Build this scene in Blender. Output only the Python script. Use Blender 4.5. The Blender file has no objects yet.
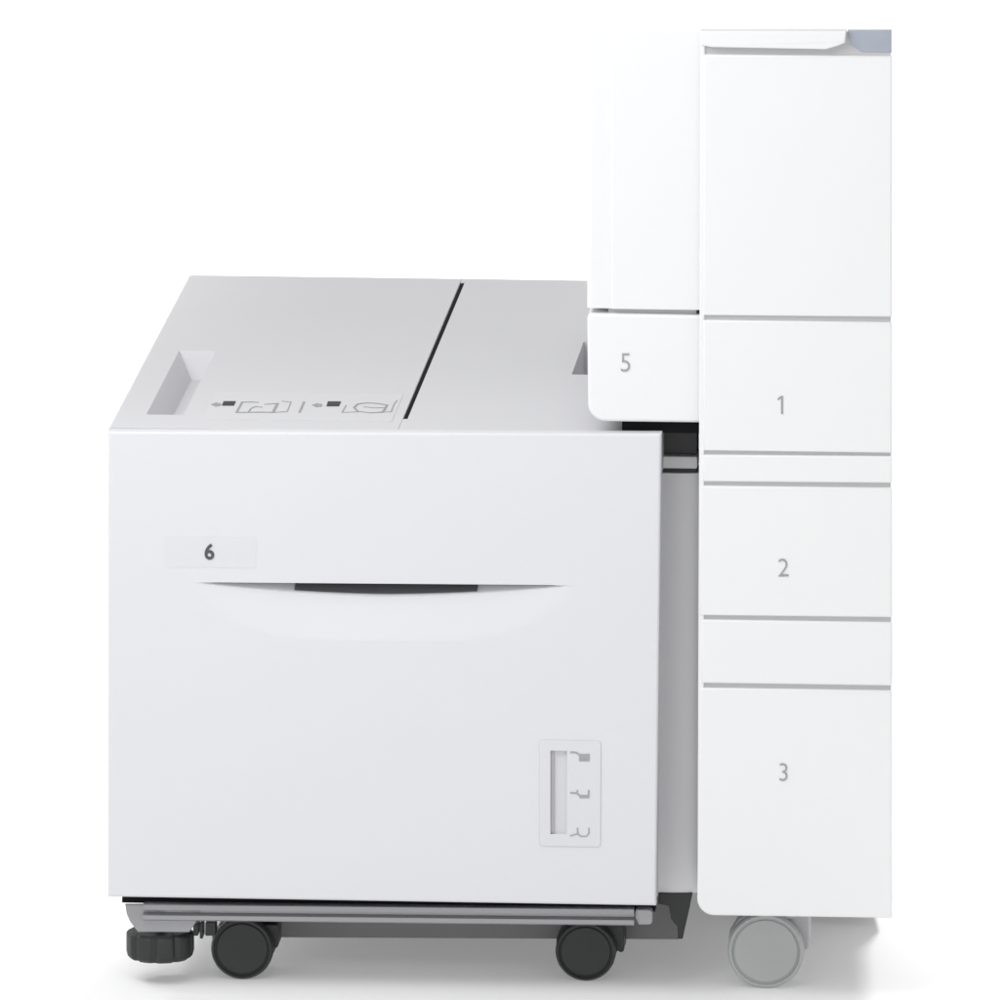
import bpy, bmesh, math
from mathutils import Vector, Matrix

scene = bpy.context.scene
C = scene.collection

# ------------------------------------------------------------------ camera
CAM = Vector((0.9847, -9.5246, 2.2245))
YAW, PIT, FPX = 0.0741, 0.1997, 13855.8
FW = Vector((-math.sin(YAW)*math.cos(PIT), math.cos(YAW)*math.cos(PIT), -math.sin(PIT)))
RT = Vector((math.cos(YAW), math.sin(YAW), 0))
UP = RT.cross(FW)
cd = bpy.data.cameras.new('camera')
cd.sensor_width = 36.0
cd.lens = 36.0*FPX/1000.0
cd.clip_start = 0.1
cd.clip_end = 400
co = bpy.data.objects.new('camera', cd)
C.objects.link(co)
m = Matrix((RT, UP, -FW)).transposed().to_4x4()
m.translation = CAM
co.matrix_world = m
scene.camera = co

def ray(x, y):
    return FW + RT*((x-500)/FPX) - UP*((y-500)/FPX)
def P(x, y, Y=0.0):                    # a measured spot on the upright plane Y
    d = ray(x, y); return CAM + d*((Y-CAM.y)/d.y)
def Q(x, y, z):                        # a measured spot on the level plane z
    d = ray(x, y); return CAM + d*((z-CAM.z)/d.z)

# ------------------------------------------------------------------ materials
def mat(name, col, rough=0.45, metal=0.0, spec=0.5, bump=0.0, scale=900, var=0.0, vscale=6.0, coat=0.0):
    M = bpy.data.materials.new(name); M.use_nodes = True
    nt = M.node_tree; b = nt.nodes['Principled BSDF']
    b.inputs['Roughness'].default_value = rough
    b.inputs['Metallic'].default_value = metal
    b.inputs['Specular IOR Level'].default_value = spec
    b.inputs['Coat Weight'].default_value = coat
    tc = nt.nodes.new('ShaderNodeTexCoord')
    n2 = nt.nodes.new('ShaderNodeTexNoise'); n2.inputs['Scale'].default_value = vscale
    n2.inputs['Detail'].default_value = 3
    nt.links.new(tc.outputs['Object'], n2.inputs['Vector'])
    mx = nt.nodes.new('ShaderNodeMix'); mx.data_type = 'RGBA'
    mx.inputs['A'].default_value = (*[c*(1-var) for c in col], 1)
    mx.inputs['B'].default_value = (*[min(1, c*(1+var)) for c in col], 1)
    nt.links.new(n2.outputs['Fac'], mx.inputs['Factor'])
    nt.links.new(mx.outputs['Result'], b.inputs['Base Color'])
    if bump:
        n = nt.nodes.new('ShaderNodeTexNoise'); n.inputs['Scale'].default_value = scale
        nt.links.new(tc.outputs['Object'], n.inputs['Vector'])
        bp = nt.nodes.new('ShaderNodeBump'); bp.inputs['Strength'].default_value = bump
        bp.inputs['Distance'].default_value = 0.0004
        nt.links.new(n.outputs['Fac'], bp.inputs['Height'])
        nt.links.new(bp.outputs['Normal'], b.inputs['Normal'])
    return M

M_FEED = mat('feeder_plastic', (.692, .696, .718), .5, bump=.05, var=.012)
M_LID = mat('lid_plastic', (.63, .63, .648), .6, spec=.25, bump=.05, var=.012)
M_WHITE = mat('copier_plastic', (.795, .80, .807), .5, bump=.05, var=.008)
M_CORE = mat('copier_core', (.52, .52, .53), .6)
M_GREYP = mat('grey_panel', (.82, .82, .835), .45, var=.02)
M_PAN = mat('grey_pan', (.20, .20, .205), .55, var=.05)
M_STEEL = mat('satin_steel', (.34, .34, .355), .33, metal=.4, var=.03)
M_BLACK = mat('black_plastic', (.016, .017, .018), .42, bump=.1, var=.1)
M_BLACK2 = mat('black_rubber', (.020, .022, .022), .5, bump=.1, var=.1)
M_VOID = mat('black_gap', (.010, .010, .012), .8, spec=.08)
M_INK = mat('dark_ink', (.075, .075, .08), .6)
M_INKB = mat('black_ink', (.02, .02, .022), .6)
M_INKG = mat('grey_ink', (.33, .33, .34), .6)
M_MARK = mat('pale_ink', (.36, .36, .37), .6)
M_LABEL = mat('label_film', (.70, .705, .73), .35)
M_LABELD = mat('label_grey', (.671, .674, .695), .4)
M_SLOT = mat('window_plastic', (.64, .64, .66), .25)
M_WHEEL = mat('grey_wheel', (.42, .43, .43), .5, var=.04)
M_FORK = mat('pale_fork', (.44, .44, .45), .5)
M_GLASS = mat('smoked_glass', (.35, .385, .45), .12, var=.18, vscale=55, coat=.6)

# ------------------------------------------------------------------ mesh helpers
def link(name, bm, material, parent=None, smooth=35, wn=True):
    bmesh.ops.remove_doubles(bm, verts=bm.verts, dist=1e-6)
    bmesh.ops.recalc_face_normals(bm, faces=bm.faces)
    me = bpy.data.meshes.new(name); bm.to_mesh(me); bm.free()
    for p in me.polygons: p.use_smooth = True
    me.set_sharp_from_angle(angle=math.radians(smooth))
    me.materials.append(material)
    o = bpy.data.objects.new(name, me); C.objects.link(o)
    if wn:
        wm = o.modifiers.new('weighted_normal', 'WEIGHTED_NORMAL'); wm.keep_sharp = True; wm.weight = 100
    if parent is not None:
        o.parent = parent
        base = parent
        off = Vector((0, 0, 0))
        while base is not None:
            off += base.location; base = base.parent
        o.location = -off
    return o

def empty(name, loc, label, cat):
    o = bpy.data.objects.new(name, None); C.objects.link(o)
    o.location = loc; o.empty_display_size = .05
    o['label'] = label; o['category'] = cat
    return o

def prism(bm, poly, vec, bevel=0.0, seg=3, both=False):
    """poly: list of points of a flat outline; extruded by vec; the rim of the first face bevelled"""
    vs = [bm.verts.new(p) for p in poly]
    f = bm.faces.new(vs)
    r = bmesh.ops.extrude_face_region(bm, geom=[f], use_keep_orig=True)
    nv = [g for g in r['geom'] if isinstance(g, bmesh.types.BMVert)]
    bmesh.ops.translate(bm, verts=nv, vec=vec)
    if bevel:
        es = list(f.edges)
        if both:
            s = set(nv)
            es += [e for e in {e for v in nv for e in v.link_edges} if e.verts[0] in s and e.verts[1] in s]
        bmesh.ops.bevel(bm, geom=es, offset=bevel, segments=seg, profile=.5, affect='EDGES')

def rounded(pts, rad, n=8):
    """round the corners of a 3D outline; rad is one radius or a list"""
    out = []
    k = len(pts)
    for i, p in enumerate(pts):
        r = rad[i] if isinstance(rad, (list, tuple)) else rad
        if r <= 0: out.append(p.copy()); continue
        a = (pts[i-1]-p).normalized(); b = (pts[(i+1) % k]-p).normalized()
        ang = a.angle(b)
        if ang > 3.08: out.append(p.copy()); continue
        t = r/math.tan(ang/2)
        c = p+(a+b).normalized()*(r/math.sin(ang/2))
        s = p+a*t-c; e = p+b*t-c
        om = s.angle(e)
        for j in range(n+1):
            q = j/n
            out.append(c+(s*math.sin((1-q)*om)+e*math.sin(q*om))/math.sin(om))
    return out

def box(bm, lo, hi, bevel=0.0, seg=2):
    x0, y0, z0 = lo; x1, y1, z1 = hi
    v = [bm.verts.new(c) for c in ((x0,y0,z0),(x1,y0,z0),(x1,y1,z0),(x0,y1,z0),(x0,y0,z1),(x1,y0,z1),(x1,y1,z1),(x0,y1,z1))]
    fs = [bm.faces.new([v[i] for i in q]) for q in ((0,3,2,1),(4,5,6,7),(0,1,5,4),(1,2,6,5),(2,3,7,6),(3,0,4,7))]
    if bevel:
        bmesh.ops.bevel(bm, geom=list({e for f in fs for e in f.edges}), offset=bevel, segments=seg, profile=.5, affect='EDGES')

def sheet(us, vs, fn, back, bm=None):
    """a closed slab: front face is a grid fn(u,v), sides run to the flat back(u,v)"""
    bm = bm or bmesh.new()
    F = [[bm.verts.new(fn(u, v)) for u in us] for v in vs]
    B = [[bm.verts.new(back(u, v)) for u in us] for v in vs]
    nu, nv = len(us), len(vs)
    for j in range(nv-1):
        for i in range(nu-1):
            bm.faces.new((F[j][i], F[j][i+1], F[j+1][i+1], F[j+1][i]))
    for i in range(nu-1):
        bm.faces.new((F[0][i+1], F[0][i], B[0][i], B[0][i+1]))
        bm.faces.new((F[-1][i], F[-1][i+1], B[-1][i+1], B[-1][i]))
    for j in range(nv-1):
        bm.faces.new((F[j][0], F[j+1][0], B[j+1][0], B[j][0]))
        bm.faces.new((F[j+1][-1], F[j][-1], B[j][-1], B[j+1][-1]))
    bm.faces.new([B[0][0], B[0][-1], B[-1][-1], B[-1][0]]) if False else None
    for j in range(nv-1):
        for i in range(nu-1):
            bm.faces.new((B[j][i], B[j+1][i], B[j+1][i+1], B[j][i+1]))
    return bm

def lathe(bm, prof, axis_o, axis_d, n=48, flute=None):
    """prof: (distance along axis, radius)"""
    d = axis_d.normalized()
    a = d.orthogonal().normalized(); b = d.cross(a)
    rings = []
    for t, r in prof:
        ring = []
        for k in range(n):
            th = 2*math.pi*k/n
            rr = r*(1 if flute is None else flute(th))
            ring.append(bm.verts.new(axis_o+d*t+(a*math.cos(th)+b*math.sin(th))*rr))
        rings.append(ring)
    for r0, r1 in zip(rings, rings[1:]):
        for k in range(n):
            bm.faces.new((r0[k], r0[(k+1) % n], r1[(k+1) % n], r1[k]))
    bm.faces.new(rings[0][::-1]); bm.faces.new(rings[-1])

LAYER = [0]
def stroke(bm, pts, w, n, th=.00025):
    """flat printed line along pts, in the plane with normal n, raised by th"""
    for p, q in zip(pts, pts[1:]):
        t = (q-p).normalized(); s = n.cross(t).normalized()*w/2
        e = t*w*.35
        LAYER[0] += 1; th = .00022+.000012*(LAYER[0] % 9)
        poly = [p-e-s, q+e-s, q+e+s, p-e+s]
        prism(bm, [x+n*th for x in poly], -n*th*.9)

def text(ch, size, centre, material, parent, name, tilt=None, squeeze=1.0, heavy=0.0):
    cu = bpy.data.curves.new(name, 'FONT'); cu.body = ch; cu.size = 1.0
    cu.align_x = 'CENTER'; cu.extrude = 0.01; cu.offset = heavy; cu.resolution_u = 6
    tmp = bpy.data.objects.new('tmp', cu); C.objects.link(tmp)
    dg = bpy.context.evaluated_depsgraph_get()
    me = bpy.data.meshes.new_from_object(tmp.evaluated_get(dg))
    bpy.data.objects.remove(tmp)
    xs = [v.co.x for v in me.vertices]; ys = [v.co.y for v in me.vertices]
    cx, cy, h = (min(xs)+max(xs))/2, (min(ys)+max(ys))/2, max(ys)-min(ys)
    s = size/h
    for v in me.vertices:
        x, y, z = v.co
        v.co = centre+Vector(((x-cx)*s*squeeze, -z/0.01*.0002-.0002, (y-cy)*s))
    me.name = name
    me.materials.clear(); me.materials.append(material)
    o = bpy.data.objects.new(name, me); C.objects.link(o)
    o.parent = parent
    off = Vector((0, 0, 0)); b = parent
    while b is not None: off += b.location; b = b.parent
    o.location = -off
    return o

PX = (P(600, 500).x-P(500, 500).x)/100      # metres per pixel on the front plane
W, H, D = .39, .338, .60

# ------------------------------------------------------------------ floor level: caster of the feeder touches at y=980
CY = .055
FLOOR = P(244, 979.5, CY-.016).z
# ------------------------------------------------------------------ floor
def floor_material():
    M = bpy.data.materials.new('white_translucent'); M.use_nodes = True
    nt = M.node_tree; nt.nodes.remove(nt.nodes['Principled BSDF'])
    out = nt.nodes['Material Output']
    df = nt.nodes.new('ShaderNodeBsdfDiffuse'); df.inputs['Color'].default_value = (.93, .93, .93, 1)
    tr = nt.nodes.new('ShaderNodeBsdfTranslucent'); tr.inputs['Color'].default_value = (.93, .93, .93, 1)  # translucency added so light from below lifts the shade under the machines
    tc = nt.nodes.new('ShaderNodeTexCoord'); n = nt.nodes.new('ShaderNodeTexNoise'); n.inputs['Scale'].default_value = 3
    mr = nt.nodes.new('ShaderNodeMapRange'); mr.inputs['To Min'].default_value = .27; mr.inputs['To Max'].default_value = .29
    nt.links.new(tc.outputs['Object'], n.inputs['Vector']); nt.links.new(n.outputs['Fac'], mr.inputs['Value'])
    mx = nt.nodes.new('ShaderNodeMixShader')
    nt.links.new(mr.outputs['Result'], mx.inputs['Fac'])
    nt.links.new(df.outputs[0], mx.inputs[1]); nt.links.new(tr.outputs[0], mx.inputs[2])
    nt.links.new(mx.outputs[0], out.inputs['Surface'])
    return M
bm = bmesh.new()
s = 60
vs = [bm.verts.new(c) for c in ((-s, -s, FLOOR), (s, -s, FLOOR), (s, s, FLOOR), (-s, s, FLOOR))]
bm.faces.new(vs)
fl = link('floor', bm, floor_material())
fl['kind'] = 'structure'

# ================================================================== PAPER FEEDER
feed = empty('paper_feeder', (W/2, D/2, FLOOR),
             'squat light grey paper feeder cabinet marked 6 on black casters', 'paper feeder')

# ---- cabinet behind the cover
bm = bmesh.new()
zb = P(380, 892, .036).z
box(bm, (.003, .036, zb), (W-.003, D-.003, H-.034))
link('cabinet', bm, M_FEED, feed)

# ---- front cover, a slab with the scooped grip
c00, c10, c01, c11 = P(108, 431.5), P(661.5, 433.5), P(107.2, 897), P(656, 906)
WID = c10.x-c00.x; HEI = c00.z-c01.z
def ab(x, y):
    yt = 431.5+(x-108)/553.5*2.0; yb = 897+(x-107)/549*9
    b = (y-yt)/(yb-yt)
    xl = 108-.8*b; xr = 661.5-5.5*b
    return (x-xl)/(xr-xl), b
def front_pt(a, b, d):
    p = (c00*(1-a)+c10*a)*(1-b)+(c01*(1-a)+c11*a)*b
    return Vector((p.x, d, p.z))
aL, bT = ab(193, 581.5); aR, _ = ab(573, 584)
_, bL = ab(383, 641)
_, bC = ab(383, 598)
gx0, gy0 = ab(546, 746); gx1, gy1 = ab(571, 839)
R = .0022
def rim(t):
    return 0 if t >= R else R-math.sqrt(max(0, R*R-(R-t)**2))
def cover_depth(a, b, under=False):
    d = max(rim(a*WID), rim((1-a)*WID), rim(b*HEI), rim((1-b)*HEI))
    if gx0 < a < gx1 and gy0 < b < gy1: return .007
    u = (a-(aL+aR)/2)/((aR-aL)/2)
    if abs(u) < 1 and (b > bT or under):
        lo = bT+(bL-bT)*(1-abs(u)**3.2)**.75
        cr = bT+(bC-bT)*max(0, 1-abs(u)**1.7)
        if b < lo:
            s1 = .0062*max(0, 1-abs(u)**2.2)
            if b >= cr:
                d += s1*((lo-b)/max(1e-6, lo-cr))**1.0
            else:
                w = (cr-b)/max(1e-6, cr-bT)
                d += s1+.021*max(0, 1-abs(u)**2.6)*w**1.35
    return d
rl = [0, .08, .2, .4, .65, 1]
al = [R/WID*q for q in rl]
bl = [R/HEI*q for q in rl]
us = al+[1-q for q in al[::-1]]
us += [aL+(aR-aL)*k/72 for k in range(73)]
us += [gx0, gx0+1e-4, gx1-1e-4, gx1]
us = sorted(set(us))
vs = bl+[1-q for q in bl[::-1]]
vs += [bT+(bC-bT)*k/12 for k in range(13)]+[bC+(bL-bT)*.001+(bL-bC)*k/16 for k in range(17)]
vs += [bT-1e-5, gy0, gy0+1e-4, gy1-1e-4, gy1]
vs = sorted(set(vs))
TH = .010
bm = sheet(us, vs, lambda a, b: front_pt(a, b, cover_depth(a, b)), lambda a, b: front_pt(a, b, max(TH, cover_depth(a, b)+.002)))
cover = link('front_cover', bm, M_FEED, feed, smooth=28)

# ---- dark insert of the grip, lies on the scoop in the middle
a0, _ = ab(294, 588); a1, _ = ab(477, 588)
bm = bmesh.new()
N = 40
def ins(a, b):
    return front_pt(a, b, cover_depth(a, b, True)-.0012)
us2 = [a0+(a1-a0)*k/N for k in range(N+1)]
def cr_of(a):
    u = (a-(aL+aR)/2)/((aR-aL)/2)
    return bT+(bC-bT)*max(0, 1-abs(u)**1.7)*.8
bm = sheet(us2, [k/8 for k in range(9)],
           lambda a, v: ins(a, bT+1e-5+(cr_of(a)-bT)*v),
           lambda a, v: ins(a, bT+1e-5+(cr_of(a)-bT)*v)+Vector((0, .003, 0)))
link('grip_insert', bm, mat('grip_rubber', (.11, .111, .115), .6), cover)

# ---- plate with the figure 6
bm = bmesh.new()
pl = [P(164, 536), P(256, 537), P(256, 568), P(164, 567)]
prism(bm, [p+Vector((0, -.0002, 0)) for p in rounded(pl, .001, 3)], Vector((0, .0003, 0)))
plate = link('number_plate', bm, M_LABELD, cover)
text('6', 16.5*PX, P(209.5, 551.5)+Vector((0, -.0003, 0)), M_INK, plate, 'plate_number', squeeze=.95, heavy=.022)

# ---- paper gauge
sx0, sx1 = P(550.5, 790).x, P(567, 790).x
sz0, sz1 = P(558, 750.5).z, P(558, 834).z
bm = bmesh.new()
outer = rounded([P(539.5, 740), P(601, 741), P(600.5, 847), P(539.5, 846)], .0022, 6)
inner = [Vector((sx0, 0, sz0)), Vector((sx1, 0, sz0)), Vector((sx1, 0, sz1)), Vector((sx0, 0, sz1))]
k = len(outer)//4
up = Vector((0, -.0007, 0))
vo = [bm.verts.new(p+up*.4) for p in outer]
ct = sum(outer, Vector())/len(outer)
vt = [bm.verts.new(ct+(p-ct)*.985+up) for p in outer]
vi = [bm.verts.new(p+up) for p in inner]
vb = [bm.verts.new(p+Vector((0, .0025, 0))) for p in inner]
n_ = len(outer)
for q in range(n_): bm.faces.new((vo[q], vo[(q+1) % n_], vt[(q+1) % n_], vt[q]))
for q in range(4):
    seg = vt[q*k:(q+1)*k]
    nx_ = vt[((q+1)*k) % n_]
    bm.faces.new(seg+[nx_, vi[(q+1) % 4], vi[q]])
    bm.faces.new((vi[q], vi[(q+1) % 4], vb[(q+1) % 4], vb[q]))
gauge = link('paper_gauge', bm, M_LABELD, cover)
bm = bmesh.new()
box(bm, (sx0, .0024, sz1), (sx1, .0034, sz0))
link('gauge_window', bm, M_SLOT, gauge)
bm = bmesh.new()
box(bm, (sx0+.0002, .0008, sz1+.0004), (sx0+.0024, .0023, sz0-.0004))
link('gauge_rail', bm, mat('gauge_grey', (.42, .42, .43), .5), gauge)
nF = Vector((0, -1, 0)); gy = Vector((0, -.00075, 0))
MARKS = [
    [([(571, 752), (576, 752.3), (579.5, 754.5), (589, 754.6)], 1.9), ([(579.8, 754), (579.8, 760.3), (589, 760.3), (589, 754)], 1.4),
     ([(580, 756.6), (589, 756.6)], 1.5), ([(580, 758.6), (589, 758.6)], 1.3)],
    [([(571, 792.5), (577, 793), (580, 795.5), (588.6, 795.6), (588.8, 790.5)], 1.9), ([(577, 793), (577.6, 790.3)], 1.6), ([(580, 797.2), (588.6, 797.2)], 1.4)],
    [([(570.5, 835.5), (574, 834.5), (577.8, 833.5), (581, 836), (586.5, 836), (589, 833), (589, 828)], 1.3), ([(577.5, 828), (577.8, 833.5)], 1.5)]]
for mk in MARKS:
    bm = bmesh.new()
    for pts, w_ in mk: stroke(bm, [P(x, y)+gy for x, y in pts], w_*PX, nF)
    link('gauge_mark', bm, M_MARK, gauge)

# ---- lids on the top
LY0, LY1 = .0103, D
sl0, sl1 = Q(405.2, 419, H), Q(461, 282.5, H)
SX = (sl0.x+sl1.x)/2-.0014; SXR = SX+.0036
SY0, SY1 = sl0.y, sl1.y
LT = .031
def lid(name, x0, x1, pits, groove=None, round_left=False, round_right=False):
    r = .003
    e = .0002
    xs, ys = {x0, x1}, {LY0, LY1}
    if round_left: xs |= {x0+r*q for q in rl}
    if round_right: xs |= {x1-r*q for q in rl}
    ys |= {LY1-r*q for q in rl}
    ys |= {LY0+.0012, LY0+.0005}
    for (a, b, c, d, ia, ib, ic, idd, h) in pits:
        xs |= {a, b}; ys |= {c, d}
    if groove:
        xs |= {groove[0], groove[0]+e, groove[1]-e, groove[1]}; ys |= {groove[2], groove[2]+e, groove[3]-e, groove[3]}
    xs, ys = sorted(xs), sorted(ys)
    def dep(x, y):
        d = 0
        if round_left and x-x0 < r: d = max(d, r-math.sqrt(max(0, r*r-(r-(x-x0))**2)))
        if round_right and x1-x < r: d = max(d, r-math.sqrt(max(0, r*r-(r-(x1-x))**2)))
        if LY1-y < r: d = max(d, r-math.sqrt(max(0, r*r-(r-(LY1-y))**2)))
        if y-LY0 < .0012: d = max(d, .0004*(1-(y-LY0)/.0012))
        for (a, b, c, dd, ia, ib, ic, idd, h) in pits:
            pass
        if groove and groove[0] < x < groove[1] and groove[2] < y < groove[3]: d = .012
        return d
    bm = sheet(xs, ys, lambda x, y: Vector((x, y, H-dep(x, y))), lambda x, y: Vector((x, y, H-LT)))
    kill = []
    for f in bm.faces:
        c_ = f.calc_center_median()
        if abs(c_.z-H) < .002 and any(a < c_.x < b and c < c_.y < dd for (a, b, c, dd, *_) in pits): kill.append(f)
    bmesh.ops.delete(bm, geom=kill, context='FACES')
    for (a, b, c, dd, ia, ib, ic, idd, h) in pits:
        ri = [bm.verts.new(q) for q in ((a, c, H), (b, c, H), (b, dd, H), (a, dd, H))]
        bo = [bm.verts.new(q) for q in ((a+ia, c+ic, H-h), (b-ib, c+ic, H-h), (b-ib, dd-idd, H-h), (a+ia, dd-idd, H-h))]
        for q in range(4): bm.faces.new((ri[q], ri[(q+1) % 4], bo[(q+1) % 4], bo[q]))
        bm.faces.new(bo)
    return link(name, bm, M_LID, feed, smooth=30)
A, B, Cc, Dd = Q(178, 350.5, H), Q(214.5, 350.5, H), Q(185, 415, H), Q(147.5, 415, H)
lx0, lx1 = (A.x+Dd.x)/2, (B.x+Cc.x)/2
ly0, ly1 = Cc.y, A.y
pb, pb2 = Q(191.5, 380, H-.019), Q(203, 380, H-.019)
lid_a = lid('lid', 0, SX, [(lx0, lx1, ly0, ly1, pb.x-lx0, lx1-pb2.x, .003, ly1-pb.y, .019)], None, True)
A2 = Q(583, 344, H); D2 = Q(571.5, 374.5, H)
px0 = (A2.x+D2.x)/2
lid_b = lid('lid', SX+.0003, W, [(px0, px0+.03, D2.y, A2.y+.01, .0010, .004, .002, .004, .028)], (SX+.0004, SXR, SY0, SY1), False, True)
bm = bmesh.new()
box(bm, (SX+.0006, SY0+.0003, H-.0118), (SXR-.0003, SY1-.0003, H-.0006))
link('slot_liner', bm, M_VOID, lid_b)

# ---- instruction label on the left lid
nU = Vector((0, 0, 1))
bm = bmesh.new()
lab = [Q(214, 392, H), Q(403, 392, H), Q(394, 419, H), Q(203, 419, H)]
xa = (lab[0].x+lab[3].x)/2; xb = (lab[1].x+lab[2].x)/2
box(bm, (xa, lab[3].y, H-.0001), (xb, lab[0].y, H+.0003))
lb = link('instruction_label', bm, mat('label_clear', (.642, .642, .66), .55, spec=.3), lid_a)
lz = Vector((0, 0, .0004))
def icons(name, material, strokes):
    bm = bmesh.new()
    for pts, w in strokes:
        stroke(bm, [Q(x, y, H)+lz for x, y in pts], w*PX, nU)
    link(name, bm, material, lb)
def flat(name, material, polys):
    bm = bmesh.new()
    for poly in polys:
        prism(bm, [Q(x, y, H)+lz+Vector((0, 0, .0003)) for x, y in poly], Vector((0, 0, -.00035)))
    link(name, bm, material, lb)
for dx, dy in ((0, 0), (101, .7)):
    flat('arrow_symbol', M_INKG, [[(x+dx, y+dy) for x, y in ((211, 405), (217, 403), (217, 404), (221, 404), (220.5, 406.5), (216.8, 406.5), (216.5, 407.3))]])
flat('machine_symbol', M_INKB, [[(223.5, 402), (235.8, 402), (234, 406.2), (222, 406.2)]])
flat('machine_symbol', M_INKB, [[(328, 402.2), (341, 402.2), (339, 406.8), (326.5, 406.8)]])
icons('lid_drawing', M_INKG, [
    ([(258, 403), (252, 402.6), (242, 402.8), (236.5, 413), (248, 413), (260, 412.7), (273, 413)], 1.9),
    ([(260, 412.7), (273, 413)], 3.0), ([(236.5, 413), (248, 413)], 2.4), ([(248, 413), (251, 409), (256, 407), (262, 408)], 1.2),
    ([(273, 413), (277.5, 404)], 2.6), ([(265, 405), (277.5, 404)], 1.1), ([(273, 413), (287, 412.4), (291, 402.5), (282, 401.8)], .9)])
icons('divider_mark', M_INKG, [([(304, 402.5), (299.5, 413)], 2.0)])
icons('tray_drawing', M_INKG, [
    ([(346, 406), (342, 413), (358, 412.6)], 1.0), ([(377, 404), (368, 403.5), (358, 404.5), (354, 408), (358, 412), (370, 413.4)], 1.9),
    ([(370, 413.4), (382, 412.8)], 3.2), ([(377, 404), (387, 405.5), (384, 411), (382, 412.8)], 2.4), ([(364, 407.5), (374, 408.5), (385, 408.4)], 1.1),
    ([(382, 412.8), (391, 412.5), (394, 405), (397, 401)], .9)])

# ---- docking strip beside the cover, set back
YS = .045
bm = bmesh.new()
pts = [P(650, 473.5, YS), P(691.5, 473.5, YS), P(691.5, 893, YS), P(650, 893, YS)]
zt, zbm = P(675, 473.5, YS).z, P(675, 893, YS).z
xl_, xr_ = P(650, 600, YS).x, P(699, 480, YS).x
# slightly bowed face
us = [k/14 for k in range(15)]
def bow(u, v):
    x = xl_+(xr_-xl_)*u
    d = .0028*((u-.55)/.55)**2 + (.0015*max(0, (u-.90)/.10)**2)
    return Vector((x, YS+d, zt+(zbm-zt)*v))
bm = sheet(us, [0, .5, 1], bow, lambda u, v: Vector((xl_+(xr_-xl_)*u, YS+.03, zt+(zbm-zt)*v)))
dock = link('docking_panel', bm, M_GREYP, feed)
bm = bmesh.new()
z0, z1 = P(675, 456, YS).z, P(675, 468.5, YS).z
zz = P(675, 426, YS).z
box(bm, (xl_, YS-.001, z1), (xr_-.001, YS+.03, z0), .0015)
link('docking_catch', bm, M_GREYP, feed)
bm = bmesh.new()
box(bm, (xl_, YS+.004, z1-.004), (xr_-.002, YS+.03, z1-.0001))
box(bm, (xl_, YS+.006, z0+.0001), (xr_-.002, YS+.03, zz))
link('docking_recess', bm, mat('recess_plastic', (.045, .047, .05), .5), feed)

# ---- base: pan, steel rail, bracket, foot
YR = .012
bm = bmesh.new()
YB = .094
box(bm, (P(264, 930, YB).x, YB+.0081, P(480, 928, YB).z), (P(655, 930, YB).x, D-.02, zb-.0005))
pan_poly = [P(262, 893, YB), P(688, 893, YB), P(678.5, 939.5, YB), P(262, 937.5, YB)]
prism(bm, pan_poly, Vector((0, .008, 0)), .0008)
link('base_pan', bm, M_PAN, feed)
bm = bmesh.new()   # the dark stop at the right end
stop = [(659, 893), (692.5, 893), (689, 910), (682.5, 939), (678, 939), (677.5, 927), (671, 919), (669, 906), (658, 904)]
prism(bm, [P(x, y, .044) for x, y in stop], Vector((0, .0055, 0)), .0006)
link('base_stop', bm, M_BLACK, feed)

def rail_profile(bm, x0, x1, ytop, ybot, fracs):
    """fracs: (fraction down, depth) profile swept along X, tilted as measured"""
    ring = []
    for x in (x0, x1):
        r = []
        for f, d in fracs:
            y = ytop(x)+(ybot(x)-ytop(x))*f
            p = P(x, y, YR); r.append(bm.verts.new((p.x, YR+d, p.z)))
        ring.append(r)
    for i in range(len(fracs)-1):
        bm.faces.new((ring[0][i], ring[1][i], ring[1][i+1], ring[0][i+1]))
    n = len(fracs)
    bm.faces.new((ring[0][-1], ring[1][-1], ring[1][0], ring[0][0]))
    bm.faces.new(ring[0]); bm.faces.new(ring[1][::-1])
yt = lambda x: 904+(x-124)*.0095
yb = lambda x: 920.5+(x-124)*.0105
bm = bmesh.new()
rail_profile(bm, 143, 634, yt, yb, [(0, .03), (0, .001), (.05, 0), (.34, 0), (.40, .0035), (.54, .0035), (.60, .0005), (.66, -.001), (.9, -.001), (1.0, .001), (1.0, .03)])
rail = link('base_rail', bm, M_STEEL, feed, smooth=20)
bm = bmesh.new()
prism(bm, rounded([P(635.5, 909.5, YR-.001), P(652.5, 909.5, YR-.001), P(652.5, 925, YR-.001), P(638.5, 925, YR-.001), P(635.5, 918, YR-.001)], [.0008, .003, .003, .001, .001], 4), Vector((0, .012, 0)), .0012)
link('rail_cap', bm, M_STEEL, feed)
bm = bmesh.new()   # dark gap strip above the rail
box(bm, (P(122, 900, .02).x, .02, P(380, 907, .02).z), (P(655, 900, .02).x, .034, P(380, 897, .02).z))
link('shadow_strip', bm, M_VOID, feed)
bm = bmesh.new()   # bracket
br = [(125, 904.5), (203, 904.5), (200, 916), (195, 924), (189, 932.5), (138, 932.5), (130, 922), (126.5, 914)]
prism(bm, [P(x, y, YR+.0035) for x, y in br], Vector((0, .0028, 0)), .0009)
link('foot_bracket', bm, M_STEEL, feed)
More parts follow.
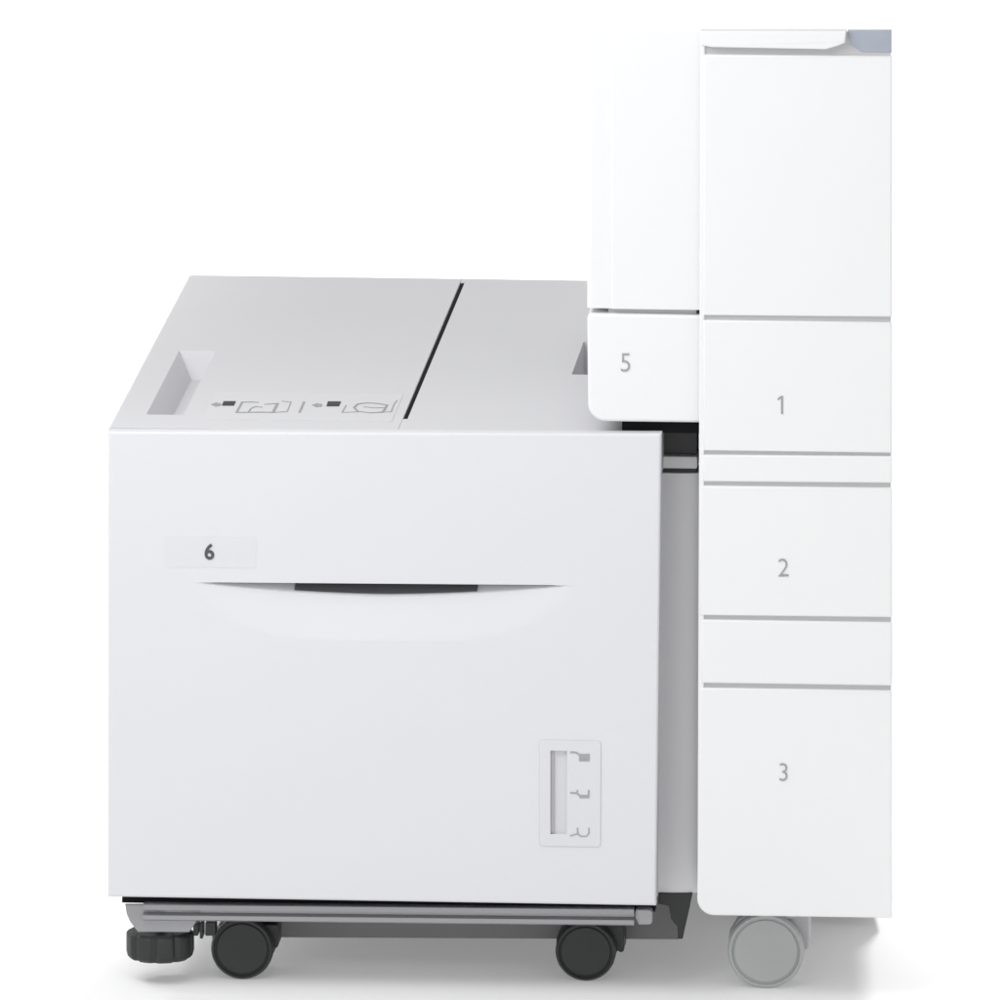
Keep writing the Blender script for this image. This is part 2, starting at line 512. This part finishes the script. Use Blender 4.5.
# levelling foot: a fluted knob hanging under the bracket
kc = P(159.5, 946, .03)
zt_, zb_ = P(159, 931, .03).z, P(159, 958, .03).z
rk = 34.5*PX
bm = bmesh.new()
lathe(bm, [(0, rk*.86), (.0015, rk*.97), (.003, rk), (zt_-zb_-.006, rk), (zt_-zb_-.002, rk*.96), (zt_-zb_, rk*.88)],
      Vector((kc.x, .034, zt_)), Vector((0, 0, -1)), 96, lambda th: 1-.09*max(0, math.cos(th*9))**3)
foot = link('levelling_foot', bm, M_BLACK2, feed, smooth=25)
bm = bmesh.new()
lathe(bm, [(0, .004), (.02, .004)], Vector((kc.x, .034, zt_+.012)), Vector((0, 0, -1)), 20)
link('foot_screw', bm, M_STEEL, foot)
bm = bmesh.new()   # small hinge hardware between foot and caster
for x0, x1, y0, y1 in ((194, 199, 922, 934), (200.5, 203.5, 921, 937), (206, 216, 921, 934)):
    a, b = P(x0, y1, .03), P(x1, y0, .03)
    box(bm, (a.x, .024, a.z), (b.x, .04, b.z), .0006)
link('foot_hinge', bm, M_BLACK, foot)

def caster(parent, cx, cy, r_px, y0, flip=1, mw=M_BLACK2, mf=M_BLACK, topy=922, fork_r=37, fork_bot=10, fork_top=None):
    """twin-wheel castor: hooded fork with its skirt on the right, wheel disc in front"""
    c = P(cx, cy, y0); r = r_px*PX
    c.z = FLOOR+r
    zt = P(cx, topy, y0).z
    bm = bmesh.new()
    pts = []
    n = 20
    for k in range(n+1):
        th = math.radians(190-150*k/n)
        pts.append(Vector((c.x+math.cos(th)*r*1.0, 0, c.z+math.sin(th)*r*1.03)))
    zmax = zt
    xr = c.x+fork_r*PX
    hood = [Vector((c.x-r*1.0, 0, c.z-.001)), Vector((c.x-r*1.0, 0, c.z+r*.30)), Vector((c.x-r*.72, 0, c.z+r*.78)), Vector((c.x-r*.40, 0, zmax)),
            Vector((xr, 0, zmax)), Vector((xr, 0, c.z+fork_bot*PX)), Vector((xr-.005, 0, c.z-.001)), Vector((c.x+r*.5, 0, c.z-.004))]
    hood = rounded(hood, [0, .003, .003, .002, .001, .002, .004, 0], 4)
    prism(bm, [p+Vector((0, y0-.006, 0)) for p in hood], Vector((0, .024, 0)), .0012)
    fk = link('caster', bm, mf, parent)
    bm = bmesh.new()
    prof = [(0, r*.80), (.0004, r*.83), (.0012, r*.84), (.0012, r*.885), (-.0006, r*.90), (-.0006, r*.955), (.0015, r), (.010, r), (.012, r*.96), (.012, r*.3)]
    prof = [(0.0012, r*.15), (.0004, r*.5), (0, r*.80)] + prof[1:]
    lathe(bm, prof, Vector((c.x, y0-.016, c.z)), Vector((0, 1, 0)), 64)
    wh = link('wheel', bm, mw, fk, smooth=30)
    bm = bmesh.new()
    lathe(bm, prof, Vector((c.x, y0+.026, c.z)), Vector((0, -1, 0)), 64)
    link('wheel', bm, mw, fk, smooth=30)
    bm = bmesh.new()
    lathe(bm, [(0, r*.5), (zt-c.z-r*.9+.01, r*.5)], Vector((c.x+.012, y0+.004, zt+.008)), Vector((0, 0, -1)), 24)
    link('swivel_plate', bm, mf, fk)
    return fk
caster(feed, 244, 948, 31.5, CY, fork_r=35.5, fork_bot=-2)
caster(feed, 587, 948, 30.5, CY+.013, fork_r=38, fork_bot=-6)

# ================================================================== COPIER
YP = -.004          # front plane of the copier
def PP(x, y): return P(x, y, YP)
CD = .52
xr0 = P(892, 500, YP).x
cop = empty('copier', (P(796, 900, YP).x, .25, FLOOR),
            'tall white copier with trays marked 1, 2, 3 and 5 on a grey caster', 'copier')
GB = .0028           # depth of the panels in front of the cabinet
# cabinet: the block behind the panels; its roof falls to the back and its right flank tapers in, as the picture's cut shows
yc = YP+GB
def cut(x, y, Y):   # same sight, further back, a hair inside
    return P(x, y, Y)
front = rounded([P(698.5, 31, yc), P(891.2, 31, yc), P(891.2, 917, yc), P(698.5, 914, yc)], [0, 0, 0, .012], 6)
bm = bmesh.new()
ztop = [P(698.5, 31.5, yc).z, P(891.2, 31.5, yc).z]
xL = P(699.5, 900, yc).x
zB = P(800, 914, yc).z
yk = yc+CD
fv = [Vector((xL, yc, ztop[0])), Vector((P(891.2, 31, yc).x, yc, ztop[1])), Vector((P(891.2, 900, yc).x, yc, P(891, 916, yc).z)), Vector((xL+.012, yc, P(720, 914, yc).z)), Vector((xL, yc, P(700, 897, yc).z))]
bv = []
for v, (dx, dz) in zip(fv, [(0, -1), (-1, -1), (-1, 0), (0, 0), (0, 0)]):
    p = v.copy(); p.y = yk
    if dz: p.z -= CD*.225
    if dx: p.x -= CD*.062
    bv.append(p)
a = [bm.verts.new(v) for v in fv]; b = [bm.verts.new(v) for v in bv]
bm.faces.new(a[::-1]); bm.faces.new(b)
for i in range(5): bm.faces.new((a[i], a[(i+1) % 5], b[(i+1) % 5], b[i]))
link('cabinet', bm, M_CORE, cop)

bm = bmesh.new()   # unseen block added under the copier to keep light off the floor
q = [(xL+.01, .236), (xr0-.0155, .236), (xr0-.045, yk-.02), (xL+.03, yk-.02)]
prism(bm, [Vector((x, y, FLOOR+.0125)) for x, y in q], Vector((0, 0, zB+.0-FLOOR-.0145)))
link('base_pan', bm, M_PAN, cop)
# pale edge strip down the left of the front
bm = bmesh.new()
ed = [PP(699.8, 52), PP(706.5, 52), PP(705.5, 895), PP(704, 905), PP(700.5, 900), PP(697.4, 890)]
prism(bm, [PP(700.3, 45)+Vector((0, .0012, 0)), PP(705, 45)+Vector((0, .0012, 0)), PP(703.5, 893)+Vector((0, .0012, 0)), PP(697.3, 893)+Vector((0, .0012, 0))], Vector((0, GB, 0)), .001)
link('edge_strip', bm, M_WHITE, cop)

def panel(name, x0, x1, y0, y1, slope, parent=cop, rad=0, m=M_WHITE, bev=.0016, y=YP, dep=GB+.0, xb=None):
    """y0,y1 measured at the left end; slope in px per px"""
    xb = x0 if xb is None else xb
    p = [P(x0, y0, y), P(x1, y0+(x1-x0)*slope, y), P(x1, y1+(x1-x0)*slope, y), P(xb, y1, y)]
    bm = bmesh.new()
    prism(bm, rounded(p, rad, 6), Vector((0, dep, 0)), bev)
    return link(name, bm, m, parent)
SL = .0165
XE = 892
door = panel('front_door', 703.5, XE, 54.5, 315.5, SL*.6)
t1 = panel('paper_tray', 703.2, XE, 320.2, 450.8, SL*.8); t1['label'] = 'upper paper tray front marked 1'
s1_ = panel('trim_strip', 702.3, XE, 455, 481.8, SL*.5)
t2 = panel('paper_tray', 699.5, XE, 486, 615.5, SL*.7); t2['label'] = 'paper tray front marked 2'
s2_ = panel('trim_strip', 701, XE, 619.8, 683.2, SL*.9)
t3 = panel('paper_tray', 700, XE, 688, 915.5, SL*.9, rad=[0, 0, 0, .012], xb=696.8); t3['label'] = 'deep bottom paper tray front marked 3'
nz = Vector((0, -.0001, 0))
bm = bmesh.new()
prism(bm, [PP(x, y)+nz*3 for x, y in ((781.0, 395.8), (783.2, 395.8), (783.2, 414), (781.0, 414), (781.0, 398.6), (777.9, 400.4), (777.4, 398.6))], -nz*2)
link('tray_number', bm, M_INKG, t1)
text('2', 18*PX, PP(783.5, 567.5)+nz, M_INKG, t2, 'tray_number', squeeze=.95, heavy=-.012)
text('3', 18*PX, PP(783.5, 772)+nz, M_INKG, t3, 'tray_number', squeeze=.9, heavy=-.012)

# lip at the very top and the smoked panel beside it
bm = bmesh.new()
lip = [PP(700, 30), PP(846.5, 30), PP(845.5, 42), PP(838, 45.2), PP(826, 48.6), PP(712, 46.5), PP(700, 44)]
prism(bm, [p+Vector((0, -.004, 0)) for p in rounded(lip, [0, 0, .001, .002, .004, .004, .002], 4)], Vector((0, .0099, 0)), .0012)
link('upper_lip', bm, M_WHITE, cop)
bm = bmesh.new()
gl = [P(847.5, 30.2, YP+.002), P(891.6, 30.2, YP+.002), P(891.6, 52.6, YP+.002), P(862, 52, YP+.002), P(850.5, 45.5, YP+.002)]
prism(bm, gl, Vector((0, .0035, 0)), .0005)
link('smoked_panel', bm, M_GLASS, cop)

# side unit (marked 5) reaching over the feeder
YU = .004
def colm(bm, x0, x1, ytop, ybot, R_, y, depth, cutter, groove=True):
    """upright box whose left front edge is a big round; plan outline extruded in Z"""
    L0 = P(x0, ytop, y).x; L1 = P(x1, ytop, y).x
    zt, zb = P(x1, ytop, y).z, P(x1, ybot, y).z
    plan = [Vector((L1, y, 0)), Vector((L1, y+depth, 0)), Vector((L0, y+depth, 0))]
    n = 12
    for k in range(n+1):
        th = math.pi-(math.pi/2)*k/n
        plan.append(Vector((L0+.0035+math.cos(th)*.0035, y+.0050-math.sin(th)*.0035, 0)))
    if groove:
        for dx, dy in ((-.0002, .0017), (.0003, .0019), (.0008, .0006), (.0016, 0)):
            plan.append(Vector((L0+R_+dx, y+dy, 0)))
    top = [bm.verts.new((p.x, p.y, zt-(p.y-y)*cutter)) for p in plan]
    bot = [bm.verts.new((p.x, p.y, zb)) for p in plan]
    k = len(plan)
    bm.faces.new(top); bm.faces.new(bot[::-1])
    for i in range(k): bm.faces.new((top[i], bot[i], bot[(i+1) % k], top[(i+1) % k]))
bm = bmesh.new()
colm(bm, 587, 705, 30.5, 310, 24*PX, YU, .48, .225)
link('side_column', bm, M_WHITE, cop, smooth=40)
bm = bmesh.new()
pol = [P(587, 313.5, YU), P(705.5, 315.5, YU), P(705, 423, YU), P(588, 421.5, YU)]
prism(bm, rounded(pol, [.004, .0005, .0005, .0125], 8), Vector((0, .48, 0)), .0024, 4)
side = link('bypass_tray', bm, M_WHITE, cop); side['label'] = 'side tray front marked 5 overhanging the feeder'
text('5', 18.5*PX, P(625.5, 362.5, YU)+nz, M_INKG, side, 'tray_number', squeeze=.9, heavy=-.010)
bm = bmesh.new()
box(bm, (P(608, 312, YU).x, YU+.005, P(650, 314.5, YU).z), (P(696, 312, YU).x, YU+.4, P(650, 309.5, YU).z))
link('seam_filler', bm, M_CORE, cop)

bm = bmesh.new()  # black box standing in for the shade between side tray and lid
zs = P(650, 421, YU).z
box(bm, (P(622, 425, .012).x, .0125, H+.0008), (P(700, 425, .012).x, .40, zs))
link('under_tray_shade', bm, M_VOID, cop)
# grey caster under the copier
caster(cop, 767, 950, 38.5, .055, mw=M_WHEEL, mf=M_FORK, topy=910, fork_r=43, fork_bot=0)

# ================================================================== LIGHT
w = bpy.data.worlds.new('World'); scene.world = w; w.use_nodes = True
nt = w.node_tree; bg = nt.nodes['Background']
tc = nt.nodes.new('ShaderNodeTexCoord'); sp = nt.nodes.new('ShaderNodeSeparateXYZ')
nt.links.new(tc.outputs['Generated'], sp.inputs['Vector'])
rp = nt.nodes.new('ShaderNodeValToRGB'); mr = nt.nodes.new('ShaderNodeMapRange')
mr.inputs['From Min'].default_value = -1; mr.inputs['From Max'].default_value = 1
nt.links.new(sp.outputs['Z'], mr.inputs['Value']); nt.links.new(mr.outputs['Result'], rp.inputs['Fac'])
rp.color_ramp.elements[0].position = .45; rp.color_ramp.elements[0].color = (1, 1, 1, 1)
rp.color_ramp.elements[1].position = 1.0; rp.color_ramp.elements[1].color = (.8, .8, .8, 1)
nt.links.new(rp.outputs['Color'], bg.inputs['Color'])
bg.inputs['Strength'].default_value = 0.8

def area(name, loc, target, sx, sy, power, col=(1, 1, 1), spread=180):
    l = bpy.data.lights.new(name, 'AREA'); l.shape = 'RECTANGLE'; l.size = sx; l.size_y = sy
    l.energy = power; l.color = col; l.spread = math.radians(spread)
    o = bpy.data.objects.new(name, l); C.objects.link(o)
    o.location = loc
    d = (Vector(target)-Vector(loc)).normalized()
    o.rotation_euler = d.to_track_quat('-Z', 'Y').to_euler()
    return o
area('overhead_softbox', (-.26, -.62, 1.18), (.15, -.1, .1), 1.2, .5, 10)
area('front_fill', (.5, -1.7, .04), (.45, 0, .18), 1.4, .18, 2.2)  # added fill, brightens the lower part of the fronts
area('backdrop_fill', (.3, 3.05, 2.4), (.3, 3.05, FLOOR), 6, 3.0, 84, spread=80)  # added light that whitens the floor behind the machines
area('floor_fill_a', (-.95, .62, 1.2), (-.50, .55, FLOOR), .45, .45, 6, spread=48)  # added light that whitens the floor left of the feeder
area('floor_fill_b', (.74, 1.55, 1.0), (.88, .55, FLOOR), .25, .25, 5, spread=52)  # added light that whitens the floor right of the copier

vs_ = scene.view_settings
scene.display_settings.display_device = 'sRGB'
vs_.view_transform = 'Standard'; vs_.look = 'None'; vs_.gamma = 1.0; vs_.exposure = 0.0
vs_.use_curve_mapping = False
